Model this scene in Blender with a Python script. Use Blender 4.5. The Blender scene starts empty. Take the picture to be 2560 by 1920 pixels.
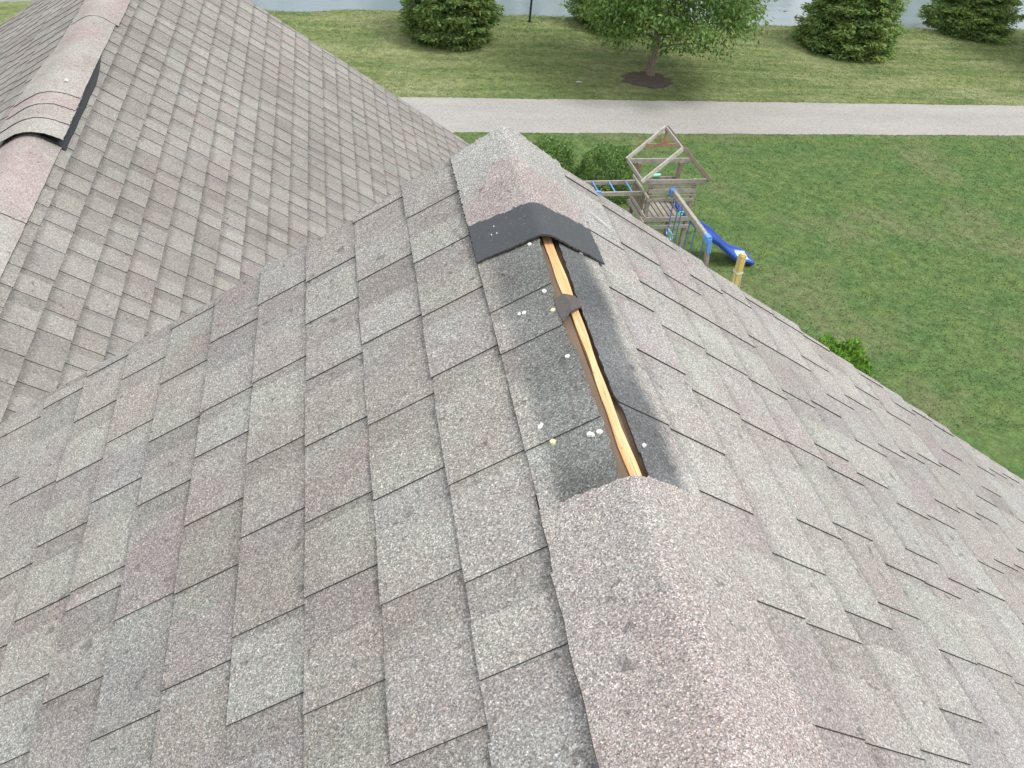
import bpy, math, random
import numpy as np
from mathutils import Vector, Matrix

random.seed(7)
R = np.random.default_rng(11)
S = bpy.context.scene
COL = S.collection

# ------------------------------------------------------------------ camera, sky, sun, exposure
RZ = 11.0 - 0.928582            # height of the main ridge above the lawn
cam_data = bpy.data.cameras.new("camera")
cam = bpy.data.objects.new("camera", cam_data)
COL.objects.link(cam)
r_ = Vector((0.982212, -0.166132, 0.087526)); u_ = Vector((0.039032, 0.636561, 0.770238)); f_ = Vector((0.183677, 0.75312, -0.631722))
M = Matrix((r_, u_, -f_)).transposed().to_4x4()
M.translation = Vector((-0.413271, -2.071162, 11.0))
cam.matrix_world = M
cam_data.sensor_width = 36.0
cam_data.lens = 32.052
cam_data.clip_start = 0.05
cam_data.clip_end = 2000
S.camera = cam

SUN_DIR = Vector((0.40, -0.20, 0.90)).normalized()     # towards the sun
elev = math.asin(SUN_DIR.z); az = math.atan2(SUN_DIR.x, SUN_DIR.y)
world = bpy.data.worlds.new("World"); S.world = world
world.use_nodes = True
wt = world.node_tree; wn = wt.nodes; wl = wt.links
for n in list(wn): wn.remove(n)
wo = wn.new("ShaderNodeOutputWorld"); bg = wn.new("ShaderNodeBackground")
sky = wn.new("ShaderNodeTexSky"); sky.sky_type = 'NISHITA'; sky.sun_disc = False
sky.sun_elevation = elev; sky.sun_rotation = az; sky.air_density = 1.0; sky.dust_density = 2.0
tc = wn.new("ShaderNodeTexCoord"); cn = wn.new("ShaderNodeTexNoise")
cn.inputs["Scale"].default_value = 2.3; cn.inputs["Detail"].default_value = 5
cr = wn.new("ShaderNodeValToRGB")
cr.color_ramp.elements[0].position = 0.36; cr.color_ramp.elements[0].color = (0.25, 0.25, 0.25, 1)
cr.color_ramp.elements[1].position = 0.55; cr.color_ramp.elements[1].color = (0.95, 0.95, 0.95, 1)
mx = wn.new("ShaderNodeMix"); mx.data_type = 'RGBA'
mx.inputs[7].default_value = (10.0, 10.1, 10.2, 1)
wl.new(tc.outputs["Generated"], cn.inputs["Vector"]); wl.new(cn.outputs["Fac"], cr.inputs["Fac"])
wl.new(cr.outputs["Color"], mx.inputs[0]); wl.new(sky.outputs["Color"], mx.inputs[6])
wl.new(mx.outputs[2], bg.inputs["Color"]); bg.inputs["Strength"].default_value = 0.1
wl.new(bg.outputs["Background"], wo.inputs["Surface"])

sd = bpy.data.lights.new("sun", 'SUN'); sd.energy = 1.5; sd.angle = math.radians(16); sd.color = (1.0, 0.95, 0.88)
sun = bpy.data.objects.new("sun", sd); COL.objects.link(sun)
sun.rotation_euler = SUN_DIR.to_track_quat('Z', 'Y').to_euler()
S.view_settings.view_transform = 'Standard'
S.view_settings.look = 'None'
S.view_settings.exposure = 0.62
S.view_settings.gamma = 1.0
S.cycles.max_bounces = 6
S.cycles.transparent_max_bounces = 8

# ------------------------------------------------------------------ helpers
class MB:
    """collects faces (with a colour per corner and a material slot) into ONE mesh object"""
    def __init__(s): s.v = []; s.f = []; s.c = []; s.m = []
    def face(s, pts, col=(1, 1, 1), m=0):
        i = len(s.v); s.v.extend([tuple(p) for p in pts]); s.f.append(tuple(range(i, i + len(pts))))
        if isinstance(col[0], (tuple, list, np.ndarray)): s.c.extend([tuple(k) for k in col])
        else: s.c.extend([tuple(col)] * len(pts))
        s.m.append(m)
    def box(s, lo, hi, col=(1, 1, 1), m=0, fr=None):
        x0, y0, z0 = lo; x1, y1, z1 = hi
        P = [Vector(p) for p in ((x0,y0,z0),(x1,y0,z0),(x1,y1,z0),(x0,y1,z0),(x0,y0,z1),(x1,y0,z1),(x1,y1,z1),(x0,y1,z1))]
        if fr: P = [fr @ p for p in P]
        for q in ((0,3,2,1),(4,5,6,7),(0,1,5,4),(1,2,6,5),(2,3,7,6),(3,0,4,7)): s.face([P[k] for k in q], col, m)
    def beam(s, a, b, w, h, col=(1, 1, 1), m=0, up=(0, 0, 1), bev=0.12):
        """timber from a to b, w wide and h high, with chamfered long edges"""
        a = Vector(a); b = Vector(b); d = (b - a).normalized(); upv = Vector(up)
        sx = d.cross(upv)
        if sx.length < 1e-4: sx = d.cross(Vector((1, 0, 0)))
        sx.normalize(); uz = sx.cross(d)
        k = min(w, h) * bev; W = w / 2; H = h / 2
        prof = [(-W + k, -H), (W - k, -H), (W, -H + k), (W, H - k), (W - k, H), (-W + k, H), (-W, H - k), (-W, -H + k)]
        A = [a + sx * x + uz * z for x, z in prof]; B = [b + sx * x + uz * z for x, z in prof]
        for i in range(8):
            j = (i + 1) % 8; s.face([A[i], A[j], B[j], B[i]], col, m)
        s.face(A[::-1], col, m); s.face(B, col, m)
    def tube(s, pts, rad, n=8, col=(1, 1, 1), m=0, caps=True):
        pts = [Vector(p) for p in pts]
        if not isinstance(rad, (list, tuple)): rad = [rad] * len(pts)
        rings = []; prev = None
        for i, p in enumerate(pts):
            d = (pts[min(i + 1, len(pts) - 1)] - pts[max(i - 1, 0)]).normalized()
            ref = prev if prev is not None else (Vector((1, 0, 0)) if abs(d.x) < .8 else Vector((0, 1, 0)))
            a = (ref - d * ref.dot(d)).normalized(); prev = a; b = d.cross(a)
            rings.append([p + (a * math.cos(2 * math.pi * k / n) + b * math.sin(2 * math.pi * k / n)) * rad[i] for k in range(n)])
        for i in range(len(rings) - 1):
            for k in range(n):
                j = (k + 1) % n; s.face([rings[i][k], rings[i][j], rings[i + 1][j], rings[i + 1][k]], col, m)
        if caps: s.face(rings[0][::-1], col, m); s.face(rings[-1], col, m)
    def build(s, name, mats, parent=None, smooth=False, merge=False):
        me = bpy.data.meshes.new(name)
        me.from_pydata(s.v, [], s.f)
        for mt in (mats if isinstance(mats, (list, tuple)) else [mats]): me.materials.append(mt)
        me.polygons.foreach_set("material_index", s.m)
        at = me.attributes.new("tint", 'FLOAT_COLOR', 'CORNER')
        c = np.ones((len(s.c), 4), dtype=np.float32); c[:, :3] = np.array(s.c, dtype=np.float32)
        at.data.foreach_set("color", c.ravel())
        if merge:
            import bmesh
            bm = bmesh.new(); bm.from_mesh(me); bmesh.ops.remove_doubles(bm, verts=bm.verts, dist=1e-4); bm.to_mesh(me); bm.free()
        if smooth: me.polygons.foreach_set("use_smooth", [True] * len(me.polygons))
        me.update()
        o = bpy.data.objects.new(name, me); COL.objects.link(o)
        if parent: o.parent = parent
        return o

def tag(o, label=None, cat=None, group=None, kind=None):
    if label: o["label"] = label
    if cat: o["category"] = cat
    if group: o["group"] = group
    if kind: o["kind"] = kind
    return o
def empty(name, loc=(0, 0, 0), rz=0.0):
    o = bpy.data.objects.new(name, None); COL.objects.link(o); o.location = loc; o.rotation_euler = (0, 0, rz)
    o.empty_display_size = 0.2
    return o

# ------------------------------------------------------------------ materials
class N:
    def __init__(s, name, rough=0.9, spec=0.2):
        s.mat = bpy.data.materials.new(name); s.mat.use_nodes = True
        s.t = s.mat.node_tree; s.n = s.t.nodes; s.l = s.t.links
        s.b = s.n["Principled BSDF"]; s.b.inputs["Roughness"].default_value = rough
        s.b.inputs["Specular IOR Level"].default_value = spec
        s.co = s.n.new("ShaderNodeTexCoord").outputs["Object"]
    def map(s, sc, src=None, rot=(0, 0, 0)):
        m = s.n.new("ShaderNodeMapping"); m.inputs["Scale"].default_value = sc; m.inputs["Rotation"].default_value = rot
        s.l.new(src or s.co, m.inputs["Vector"]); return m.outputs["Vector"]
    def noise(s, scale, detail=3, rough=.55, vec=None, col=False):
        t = s.n.new("ShaderNodeTexNoise"); t.inputs["Scale"].default_value = scale; t.inputs["Detail"].default_value = detail; t.inputs["Roughness"].default_value = rough
        s.l.new(vec or s.co, t.inputs["Vector"]); return t.outputs["Color" if col else "Fac"]
    def voro(s, scale, out="Color", vec=None, feat='F1'):
        t = s.n.new("ShaderNodeTexVoronoi"); t.feature = feat; t.inputs["Scale"].default_value = scale
        s.l.new(vec or s.co, t.inputs["Vector"]); return t.outputs[out]
    def ramp(s, fac, stops):
        r = s.n.new("ShaderNodeValToRGB"); e = r.color_ramp.elements
        while len(e) < len(stops): e.new(0.5)
        for k, (p, c) in enumerate(stops):
            e[k].position = p; e[k].color = (c, c, c, 1) if not isinstance(c, (tuple, list)) else (*c, 1)
        s.l.new(fac, r.inputs["Fac"]); return r.outputs["Color"]
    def sep(s, col):
        x = s.n.new("ShaderNodeSeparateColor"); s.l.new(col, x.inputs["Color"]); return x.outputs
    def mix(s, fac, a, b, mode='MIX'):
        m = s.n.new("ShaderNodeMix"); m.data_type = 'RGBA'; m.blend_type = mode
        for sock, v in ((m.inputs[0], fac), (m.inputs[6], a), (m.inputs[7], b)):
            if isinstance(v, (int, float)): sock.default_value = v
            elif isinstance(v, (tuple, list)): sock.default_value = (*v, 1)
            else: s.l.new(v, sock)
        return m.outputs[2]
    def math(s, op, a, b=0.0):
        m = s.n.new("ShaderNodeMath"); m.operation = op
        for sock, v in ((m.inputs[0], a), (m.inputs[1], b)):
            if isinstance(v, (int, float)): sock.default_value = v
            else: s.l.new(v, sock)
        return m.outputs[0]
    def attr(s, name="tint"):
        a = s.n.new("ShaderNodeAttribute"); a.attribute_name = name; return a.outputs["Color"]
    def bump(s, h, strength=.3, dist=.01):
        b = s.n.new("ShaderNodeBump"); b.inputs["Strength"].default_value = strength; b.inputs["Distance"].default_value = dist
        s.l.new(h, b.inputs["Height"]); s.l.new(b.outputs["Normal"], s.b.inputs["Normal"])
    def out(s, col):
        if isinstance(col, (tuple, list)): s.b.inputs["Base Color"].default_value = (*col, 1)
        else: s.l.new(col, s.b.inputs["Base Color"])
        return s.mat

def granule_material(name, scale, amount, hue, blend=0.5, bump=.35):
    """mineral granules over asphalt: the colour of the tab, blended patches, stones of many tones, bare specks"""
    k = N(name, .95, .15)
    base = k.attr()
    p1 = k.ramp(k.noise(6.5, 3, .6), [(.44, 0), (.56, 1)])
    base = k.mix(k.math('MULTIPLY', p1, .55 * blend), base, k.mix(1.0, base, (1.12, 1.20, 1.17), 'MULTIPLY'))
    p2 = k.ramp(k.noise(4.2, 3, .6, k.map((1, 1, 1), rot=(0, .4, 1.1))), [(.48, 0), (.62, 1)])
    base = k.mix(k.math('MULTIPLY', p2, .7 * blend), base, k.mix(1.0, base, (.95, .88, .885), 'MULTIPLY'))
    p3 = k.ramp(k.noise(1.3, 2), [(.35, .93), (.65, 1.06)])
    base = k.mix(1.0, base, p3, 'MULTIPLY')
    stain = k.ramp(k.noise(2.6, 4, .6, k.map((1, 1.4, 1), rot=(.3, .2, .6))), [(.54, 0), (.70, .5)])
    base = k.mix(stain, base, k.mix(1.0, base, (.80, .765, .80), 'MULTIPLY'))
    v = k.voro(scale); ch = k.sep(v)
    tone = k.ramp(ch[0], [(0, 1 - amount * .85), (.2, 1 - amount * .45), (.62, 1.0), (.88, 1 + amount * .55), (1, 1 + amount * 1.5)])
    base = k.mix(1.0, base, tone, 'MULTIPLY')
    tint = k.mix(hue, (1, 1, 1), k.ramp(ch[1], [(0, (1.25, .88, .72)), (.3, (1.0, .98, .95)), (.6, (1, 1, 1)), (.85, (.88, 1.0, 1.1)), (1, (.72, .9, 1.25))]))
    base = k.mix(1.0, base, tint, 'MULTIPLY')
    # second, coarser set of stones so that grain survives at the size it has in the picture
    v2 = k.sep(k.voro(scale * .66))
    base = k.mix(1.0, base, k.ramp(v2[2], [(0, 1 - amount * .5), (.3, .97), (.7, 1.03), (1, 1 + amount * .7)]), 'MULTIPLY')
    speck = k.ramp(k.noise(29, 2, .6), [(.665, 0), (.71, 1)])
    base = k.mix(k.math('MULTIPLY', speck, .5), base, (.07, .065, .06))
    k.bump(ch[0], bump, .004)
    return k.out(base)

M_SH = granule_material("shingle_granules", 520, .58, .36, .8)
M_SHR = granule_material("shingle_granules_sun_side", 520, .50, .30, .7)  # copy for the right slope, whose sun-side brightness sits in the tab colours
M_FAR = granule_material("shingle_granules_wing", 240, .30, .2)
M_CAP = granule_material("ridge_cap_granules", 620, .64, .42, .5)
M_CAPF = granule_material("ridge_cap_granules_wing", 240, .3, .25, .8)
k = N("cut_asphalt", .9, .2); M_CUT = k.out(k.mix(k.noise(60), (.050, .046, .043), (.10, .092, .085)))
k = N("bare_asphalt_band", .75, .3)
M_BAND = k.mat
b_ = k.mix(k.noise(160, 3, .7), (.040, .044, .050), (.085, .092, .100))
b_ = k.mix(k.ramp(k.sep(k.voro(210))[0], [(.95, 0), (.99, .15)]), b_, (.3, .3, .29)); b_ = k.mix(k.ramp(k.noise(9), [(.4, 0), (.7, .35)]), b_, (.075, .08, .088))
k.bump(k.noise(220, 2), .4, .002); k.out(b_)
k = N("raw_pine", .95, .1)
g1 = k.noise(9, 4, .65, k.map((9, .7, 9))); g2 = k.noise(90, 4, .65, k.map((2.2, .05, 2.2)))
c_ = k.mix(k.ramp(g1, [(.35, 0), (.65, 1)]), (.62, .36, .165), (.78, .56, .32)); c_ = k.mix(k.ramp(g2, [(.55, 0), (.68, .6)]), c_, (.44, .19, .075))
c_ = k.mix(k.ramp(k.noise(70, 2), [(.70, 0), (.76, .6)]), c_, (.2, .09, .03)); k.bump(g2, .4, .003); M_PINE = k.out(c_)
k = N("sheathing_edge", .85, .2); M_SHEATH = k.out(k.mix(k.noise(40, 4, .7, k.map((1, .15, 1))), (.115, .083, .058), (.23, .172, .125)))
k = N("felt_scrap", .9, .15); M_FELT = k.out(k.mix(k.noise(120, 3, .7), (.07, .064, .060), (.14, .128, .12)))
k = N("nail_head_white", .5, .4); M_NAIL = k.out(k.mix(k.noise(150), (.70, .69, .64), (.82, .81, .77)))
k = N("nail_head_cream", .5, .4); M_NAILC = k.out(k.mix(k.noise(150), (.62, .57, .33), (.74, .70, .45)))
k = N("nail_head_grey", .7, .3); M_NAILG = k.out(k.mix(k.noise(150), (.15, .15, .145), (.26, .26, .25)))
k = N("chalk_scuff", .9, .1); M_CHALK = k.out(k.mix(k.noise(90), (.55, .54, .52), (.75, .74, .72)))
k = N("vent_plastic", .6, .4); M_VENT = k.out(k.mix(k.noise(30), (.016, .019, .024), (.035, .04, .048)))
k = N("lap_siding", .6, .3)
zz = k.n.new("ShaderNodeSeparateXYZ"); k.l.new(k.co, zz.inputs[0])
M_SIDING = k.mat; k.bump(k.math('FRACT', k.math('MULTIPLY', zz.outputs[2], 7.0)), .6, .02); k.out(k.mix(k.noise(3), (.5, .47, .42), (.56, .53, .48)))
k = N("white_trim", .5, .4); M_TRIM = k.out(k.mix(k.noise(8), (.72, .71, .68), (.8, .79, .76)))

# ------------------------------------------------------------------ terrain
def wob(x, y):
    return 0.05 * math.sin(x * .31 + y * .17) + 0.04 * math.sin(x * .13 - y * .37 + 1.3)
def gz(x, y):
    """height of the lawn; it drops to the pond behind y = 32.6"""
    edge = 32.55 + .022 * (x - 3) + .16 * math.sin(x * .7) + .1 * math.sin(x * 1.9 + 1)
    h = wob(x, y) * min(1, max(0, (y - 25.5) / 4))
    if y > edge: h -= min(1.5, (y - edge) * .55)
    if y > 54: h += min(2.3, (y - 54) * .35)
    return h
xs = list(np.arange(-400, -40, 40)) + list(np.arange(-40, 70, 1.0)) + list(np.arange(70, 430, 40))
ys = list(np.arange(-400, -20, 40)) + list(np.arange(-20, 22, 6)) + list(np.arange(22, 32, 1.0)) + list(np.arange(32, 36, .2)) + list(np.arange(36, 66, 2)) + list(np.arange(70, 500, 40))
V = [(x, y, gz(x, y)) for y in ys for x in xs]
nx = len(xs)
F = [(j * nx + i, j * nx + i + 1, (j + 1) * nx + i + 1, (j + 1) * nx + i) for j in range(len(ys) - 1) for i in range(nx - 1)]
k = N("mown_grass", .9, .12)
yy = k.n.new("ShaderNodeSeparateXYZ"); k.l.new(k.co, yy.inputs[0])
fine = k.noise(14, 5, .72); mid = k.noise(1.1, 4, .62); big = k.noise(.33, 3, .6)
blade = k.noise(55, 3, .7, k.map((.35, 1, 1), rot=(0, 0, .5)))
streak = k.noise(1.0, 4, .6, k.map((.28, 2.6, 1), rot=(0, 0, .05)))
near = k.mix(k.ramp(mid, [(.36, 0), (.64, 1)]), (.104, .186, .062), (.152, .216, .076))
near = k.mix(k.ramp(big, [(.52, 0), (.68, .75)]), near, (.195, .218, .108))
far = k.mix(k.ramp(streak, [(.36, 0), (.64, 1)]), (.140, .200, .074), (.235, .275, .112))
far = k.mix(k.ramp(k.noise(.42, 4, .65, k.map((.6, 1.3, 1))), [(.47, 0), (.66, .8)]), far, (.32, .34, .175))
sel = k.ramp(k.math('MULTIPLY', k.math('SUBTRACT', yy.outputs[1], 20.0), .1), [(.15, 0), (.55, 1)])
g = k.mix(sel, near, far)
g = k.mix(1.0, g, k.ramp(fine, [(.30, .76), (.5, 1), (.70, 1.28)]), 'MULTIPLY')
g = k.mix(1.0, g, k.ramp(k.noise(4.2, 4, .6), [(.32, .74), (.5, 1), (.68, 1.26)]), 'MULTIPLY')
g = k.mix(1.0, g, k.ramp(blade, [(.3, .86), (.5, 1), (.7, 1.15)]), 'MULTIPLY')
g = k.mix(k.ramp(k.noise(3.1, 4, .7), [(.64, 0), (.74, .55)]), g, (.21, .19, .09))
g = k.mix(k.ramp(k.noise(31, 2, .6), [(.76, 0), (.8, .6)]), g, (.27, .29, .15))
k.bump(k.math('ADD', fine, blade), .8, .06)
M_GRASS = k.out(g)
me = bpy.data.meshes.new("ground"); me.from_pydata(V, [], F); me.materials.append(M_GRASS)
me.polygons.foreach_set("use_smooth", [True] * len(F))
ground = bpy.data.objects.new("ground", me); COL.objects.link(ground); ground["kind"] = "structure"

def strip(name, xs, ylo, yhi, z, mat, n=5):
    V = []; F = []
    for i, x in enumerate(xs):
        a, b = ylo(x), yhi(x)
        for j in range(n): V.append((x, a + (b - a) * j / (n - 1), z(x, a + (b - a) * j / (n - 1))))
    for i in range(len(xs) - 1):
        for j in range(n - 1): F.append((i * n + j, (i + 1) * n + j, (i + 1) * n + j + 1, i * n + j + 1))
    me = bpy.data.meshes.new(name); me.from_pydata(V, [], F); me.materials.append(mat)
    o = bpy.data.objects.new(name, me); COL.objects.link(o); return o
jit = {}
def edge(x, s, amp):
    key = (round(x, 2), s)
    if key not in jit: jit[key] = R.normal(0, amp)
    return jit[key] + .014 * math.sin(x * 1.7 + s) + .008 * math.sin(x * 5.3 + 2 * s)
k = N("pale_gravel_path", .95, .1)
pc = k.mix(k.ramp(k.noise(.8, 4, .6, k.map((.4, 1.6, 1))), [(.3, 0), (.7, 1)]), (.325, .312, .297), (.385, .371, .354))
pc = k.mix(1.0, pc, k.ramp(k.sep(k.voro(38))[0], [(0, .80), (.5, 1), (1, 1.12)]), 'MULTIPLY')
pc = k.mix(k.ramp(k.noise(9, 3, .65), [(.70, 0), (.78, .6)]), pc, (.27, .23, .20))
k.bump(k.sep(k.voro(38))[1], .3, .01)
path = strip("path", list(np.arange(-60, 90, .06)), lambda x: 22.25 + .014 * (x - 3.07) + edge(x, 1, .012),
             lambda x: 24.69 + .0115 * (x - 1.74) + edge(x, 2, .012), lambda x, y: .008, k.out(pc), 3)
path["kind"] = "structure"
k = N("pond_water", .08, .5)
k.b.inputs["IOR"].default_value = 1.33
wv = k.noise(.8, 3, .5, k.map((.5, 1.6, 1)))
k.bump(k.math('ADD', wv, k.math('MULTIPLY', k.noise(6, 3), .3)), .18, .08)
M_WATER = k.out((.165, .212, .235))
water = strip("pond", [-150, -60, 0, 60, 170], lambda x: 30.0, lambda x: 62.0, lambda x, y: -.55, M_WATER, 4)
water["kind"] = "structure"

# ------------------------------------------------------------------ the house and its shingled roofs
SL = 0.653824; CC = 1 / math.hypot(1, SL); SN = SL / math.hypot(1, SL)
house = empty("house", (0, 0, 0))
tag(house, "house with weathered grey asphalt shingle roof, missing ridge caps and a lower wing", "house")

def sp(side, rx, rz, d, n, y):
    return (rx + side * (d * CC + n * SN), y, rz - d * SN + n * CC)

PAL_L = [((.290, .275, .256), 5), ((.302, .297, .276), 3), ((.288, .270, .256), 2), ((.263, .248, .232), 3), ((.276, .266, .257), 1)]
PAL_R = [((.315, .300, .284), 4), ((.330, .320, .302), 4), ((.309, .288, .276), 3)]  # right slope: its stronger sun and sky light painted in as paler tones
PAL_W = [((.266, .252, .233), 6), ((.280, .269, .249), 3), ((.268, .247, .233), 2), ((.247, .232, .215), 3)]
def pick(pal):
    c = random.choices([p[0] for p in pal], [p[1] for p in pal])[0]
    v = random.gauss(1, .028); return tuple(v * q * random.gauss(1, .008) for q in c)

EXP = 0.1425
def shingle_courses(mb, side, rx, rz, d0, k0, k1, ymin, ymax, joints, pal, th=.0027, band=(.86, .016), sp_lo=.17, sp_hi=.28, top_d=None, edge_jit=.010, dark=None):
    """laminated shingles: every course is a base sheet, with raised tabs whose near ends are the dark joints of the photo"""
    for kk in range(k0, k1):
        dt = d0 + EXP * kk; db = dt + EXP
        if top_d is not None and kk == k0: dt = top_d + .012
        J = sorted(joints.get(kk, []))
        if not J: J = [ymin + (ymax - ymin) * random.random()]
        while J[0] > ymin + sp_hi: J.insert(0, J[0] - random.uniform(sp_lo, sp_hi))
        while J[-1] < ymax - sp_lo * .6: J.append(J[-1] + random.uniform(sp_lo, sp_hi))
        J = [j for j in J if ymin < j < ymax - .03]
        if dark is not None: J = [j for j in J if j in joints.get(kk, []) or not -1.25 < j < -.30]
        yend = ymax + random.uniform(-edge_jit, edge_jit)
        J2 = J + [yend]
        n_t, n_b = .001, .0065
        def P(d, n, y): return sp(side, rx, rz, d, n, y)
        segs = []; y = ymin
        for i, a in enumerate(J):
            nxt = J2[i + 1]; gap = nxt - a
            b = a + gap * random.uniform(.5, .90)
            if a > y: segs.append((y, a, 0))
            segs.append((a, b, 1)); y = b
        if y < yend - 1e-4: segs.append((y, yend, 0))
        jb = random.uniform(-.0015, .0015)
        for (a, b, up) in segs:
            t = th * random.uniform(.85, 1.15) if up else 0.0
            c = pick(pal)
            if not up: c = tuple(q * (.88 if pal is PAL_W else .92) for q in c)
            da = db + jb + random.uniform(-.002, .002); dbb = db + jb + random.uniform(-.002, .002)
            nt, nb = n_t + t, n_b + t
            rows = [dt - .012, (da + dbb) / 2] if dark is None else [dt - .012, max(dt, .118), .139, .15]
            if dark is None:
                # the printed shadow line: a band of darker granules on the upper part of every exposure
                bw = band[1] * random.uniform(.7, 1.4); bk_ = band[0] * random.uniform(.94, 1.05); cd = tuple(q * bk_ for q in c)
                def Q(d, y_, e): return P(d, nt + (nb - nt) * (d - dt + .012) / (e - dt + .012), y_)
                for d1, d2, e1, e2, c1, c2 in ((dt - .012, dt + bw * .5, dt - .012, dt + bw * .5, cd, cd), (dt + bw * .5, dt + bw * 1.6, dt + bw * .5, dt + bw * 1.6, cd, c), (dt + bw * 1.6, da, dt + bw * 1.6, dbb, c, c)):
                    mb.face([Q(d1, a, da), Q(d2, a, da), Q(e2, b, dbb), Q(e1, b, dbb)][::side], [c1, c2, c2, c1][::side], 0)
            else:
                n = max(1, int((b - a) / .012)); tops = slot_l if side < 0 else slot_r
                for q in range(n):
                    ya = a + (b - a) * q / n; yb = a + (b - a) * (q + 1) / n
                    Da = [tops(ya), .098, .112, .126, .136, db]; Db = [tops(yb), .098, .112, .126, .136, db]
                    for r in range(5):
                        pts = []; cols = []
                        for (dd, y_) in ((Da[r], ya), (Da[r + 1], ya), (Db[r + 1], yb), (Db[r], yb)):
                            f = (dd - (dt - .012)) / (db - dt + .012)
                            pts.append(P(dd, nt + (nb - nt) * f, y_)); cols.append(dark(dd, y_, c))
                        if side < 0: pts = pts[::-1]; cols = cols[::-1]
                        mb.face(pts, cols, 0)
                    e0 = P(tops(ya), nt, ya); e1 = P(tops(yb), nt, yb)
                    mb.face([e0, (e0[0], e0[1], e0[2] - .005), (e1[0], e1[1], e1[2] - .005), e1], (.05, .05, .05), 1)
            mb.face([P(da, nb, a), P(da, -.002, a), P(dbb, -.002, b), P(dbb, nb, b)][::side], (.06, .06, .06), 1)
            if up:
                te = dt - .012 if dark is None else (slot_l if side < 0 else slot_r)(a) + .002
                mb.face([P(te, nt, a), P(te, -.001, a), P(da, -.001, a), P(da, nb, a)][::side], (.02, .02, .02), 1)
                mb.face([P(te, nt, b), P(te, -.001, b), P(dbb, -.001, b), P(dbb, nb, b)][::-side], (.1, .1, .1), 1)

def interp(tab):
    ys_ = [t[0] for t in tab]; ds_ = [t[1] for t in tab]
    return lambda y: float(np.interp(y, ys_, ds_)) + .0012 * math.sin(y * 150) + .0008 * math.sin(y * 333)
slot_l = interp([(-1.3, .019), (-1.195, .020), (-1.142, .017), (-1.04, .014), (-.986, .017), (-.87, .0145), (-.855, .020), (-.785, .0225), (-.73, .022), (-.715, .0245), (-.693, .018), (-.604, .015), (-.513, .010)])
slot_r = interp([(-1.3, .032), (-1.19, .032), (-1.089, .037), (-1.006, .038), (-.996, .025), (-.886, .026), (-.80, .028), (-.71, .028), (-.62, .033), (-.5, .037)])
JL = {-1: [-1.044, -0.792, -0.662], 0: [-1.398, -1.235, -1.035, -0.755, -0.56, -0.359, -0.161], 1: [-1.459, -1.203, -0.985, -0.793, -0.543, -0.306, -0.041],
      2: [-1.327, -1.118, -0.956, -0.76, -0.561, -0.359, -0.187], 3: [-1.286, -1.126, -0.912, -0.719, -0.466, -0.165], 4: [-1.164, -0.966, -0.803, -0.613, -0.468, -0.211],
      5: [-1.195, -0.955, -0.668, -0.47, -0.266, -0.04], 6: [-1.066, -0.866, -0.818, -0.574, -0.383, -0.146], 7: [-1.15, -0.997, -0.819, -0.623, -0.426, -0.216, -0.033],
      8: [-0.866, -0.661, -0.411, -0.065], 9: [-0.31, -0.086]}
JR = {-1: [-1.001], 0: [-1.542, -1.35, -1.143, -1.001, -0.775, -0.565, -0.313, -0.051], 1: [-1.542, -1.352, -1.217, -0.812, -0.596, -0.429, -0.263],
      2: [-1.282, -1.083, -0.819, -0.60, -0.414, -0.279, -0.063], 3: [-1.423, -1.217, -1.03, -0.802, -0.6, -.40, -0.165], 4: [-1.273, -1.081, -0.813, -0.735, -0.547, -.33],
      5: [-1.261, -1.076, -0.982, -0.757, -0.505, -0.314], 6: [-1.268, -1.011, -0.794, -0.577, -0.393, -0.225], 7: [-0.988, -0.765, -0.513, -0.312, -0.036],
      8: [-0.855, -.65, -0.464, -0.185], 9: [-0.797, -0.616, -0.406, -0.224, -0.04], 10: [-0.573, -0.372, -0.095], 11: [-0.65, -0.442, -0.239, -0.048],
      12: [-0.336, -0.048], 13: [-0.173], 14: [-0.119], 15: [-0.074]}

def hash2(a, b): 
    v = math.sin(a * 127.1 + b * 311.7) * 43758.5453; return v - math.floor(v)
def dark_left(d, y, c):
    """strip that the missing cap used to cover: unweathered granules"""
    f = 1 - min(1, max(0, (d - .106) / .022))
    e = min(1, max(0, (y + 1.26) / .02)) * min(1, max(0, (-.30 - y) / .02))
    f *= e
    w = .64 + .07 * math.sin(y * 23) + .05 * math.sin(y * 11 + d * 40)
    if -1.22 < y < -1.135: w *= .8
    dk = (.262 * w + .06 * (c[0] - .262), .266 * w + .06 * (c[1] - .25), .256 * w + .06 * (c[2] - .24))
    return tuple(c[i] * (1 - f) + dk[i] * f for i in range(3))
def dark_right(d, y, c):
    f = 1 - min(1, max(0, (d - (.100 + .008 * math.sin(y * 17))) / .03))
    e = min(1, max(0, (y + 1.30) / .03)) * min(1, max(0, (-.30 - y) / .02))
    f *= e
    w = .46 + .06 * math.sin(y * 14 + 1) + .03 * math.sin(y * 41 + d * 60)
    dk = (.272 * w, .284 * w, .292 * w)
    return tuple(c[i] * (1 - f) + dk[i] * f for i in range(3))

D0 = .148
def deck_slab(mb, side, rx, rz, da, db, y0, y1):
    for (n0, n1) in ((-.019, -.003),):
        A = [sp(side, rx, rz, d, n, y) for y in (y0, y1) for d in (da, db) for n in (n0, n1)]
        for q in ((0,1,3,2),(4,6,7,5),(0,4,5,1),(2,3,7,6),(1,5,7,3),(0,2,6,4)): mb.face([A[i] for i in q], (.2, .15, .1), 2)

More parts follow.
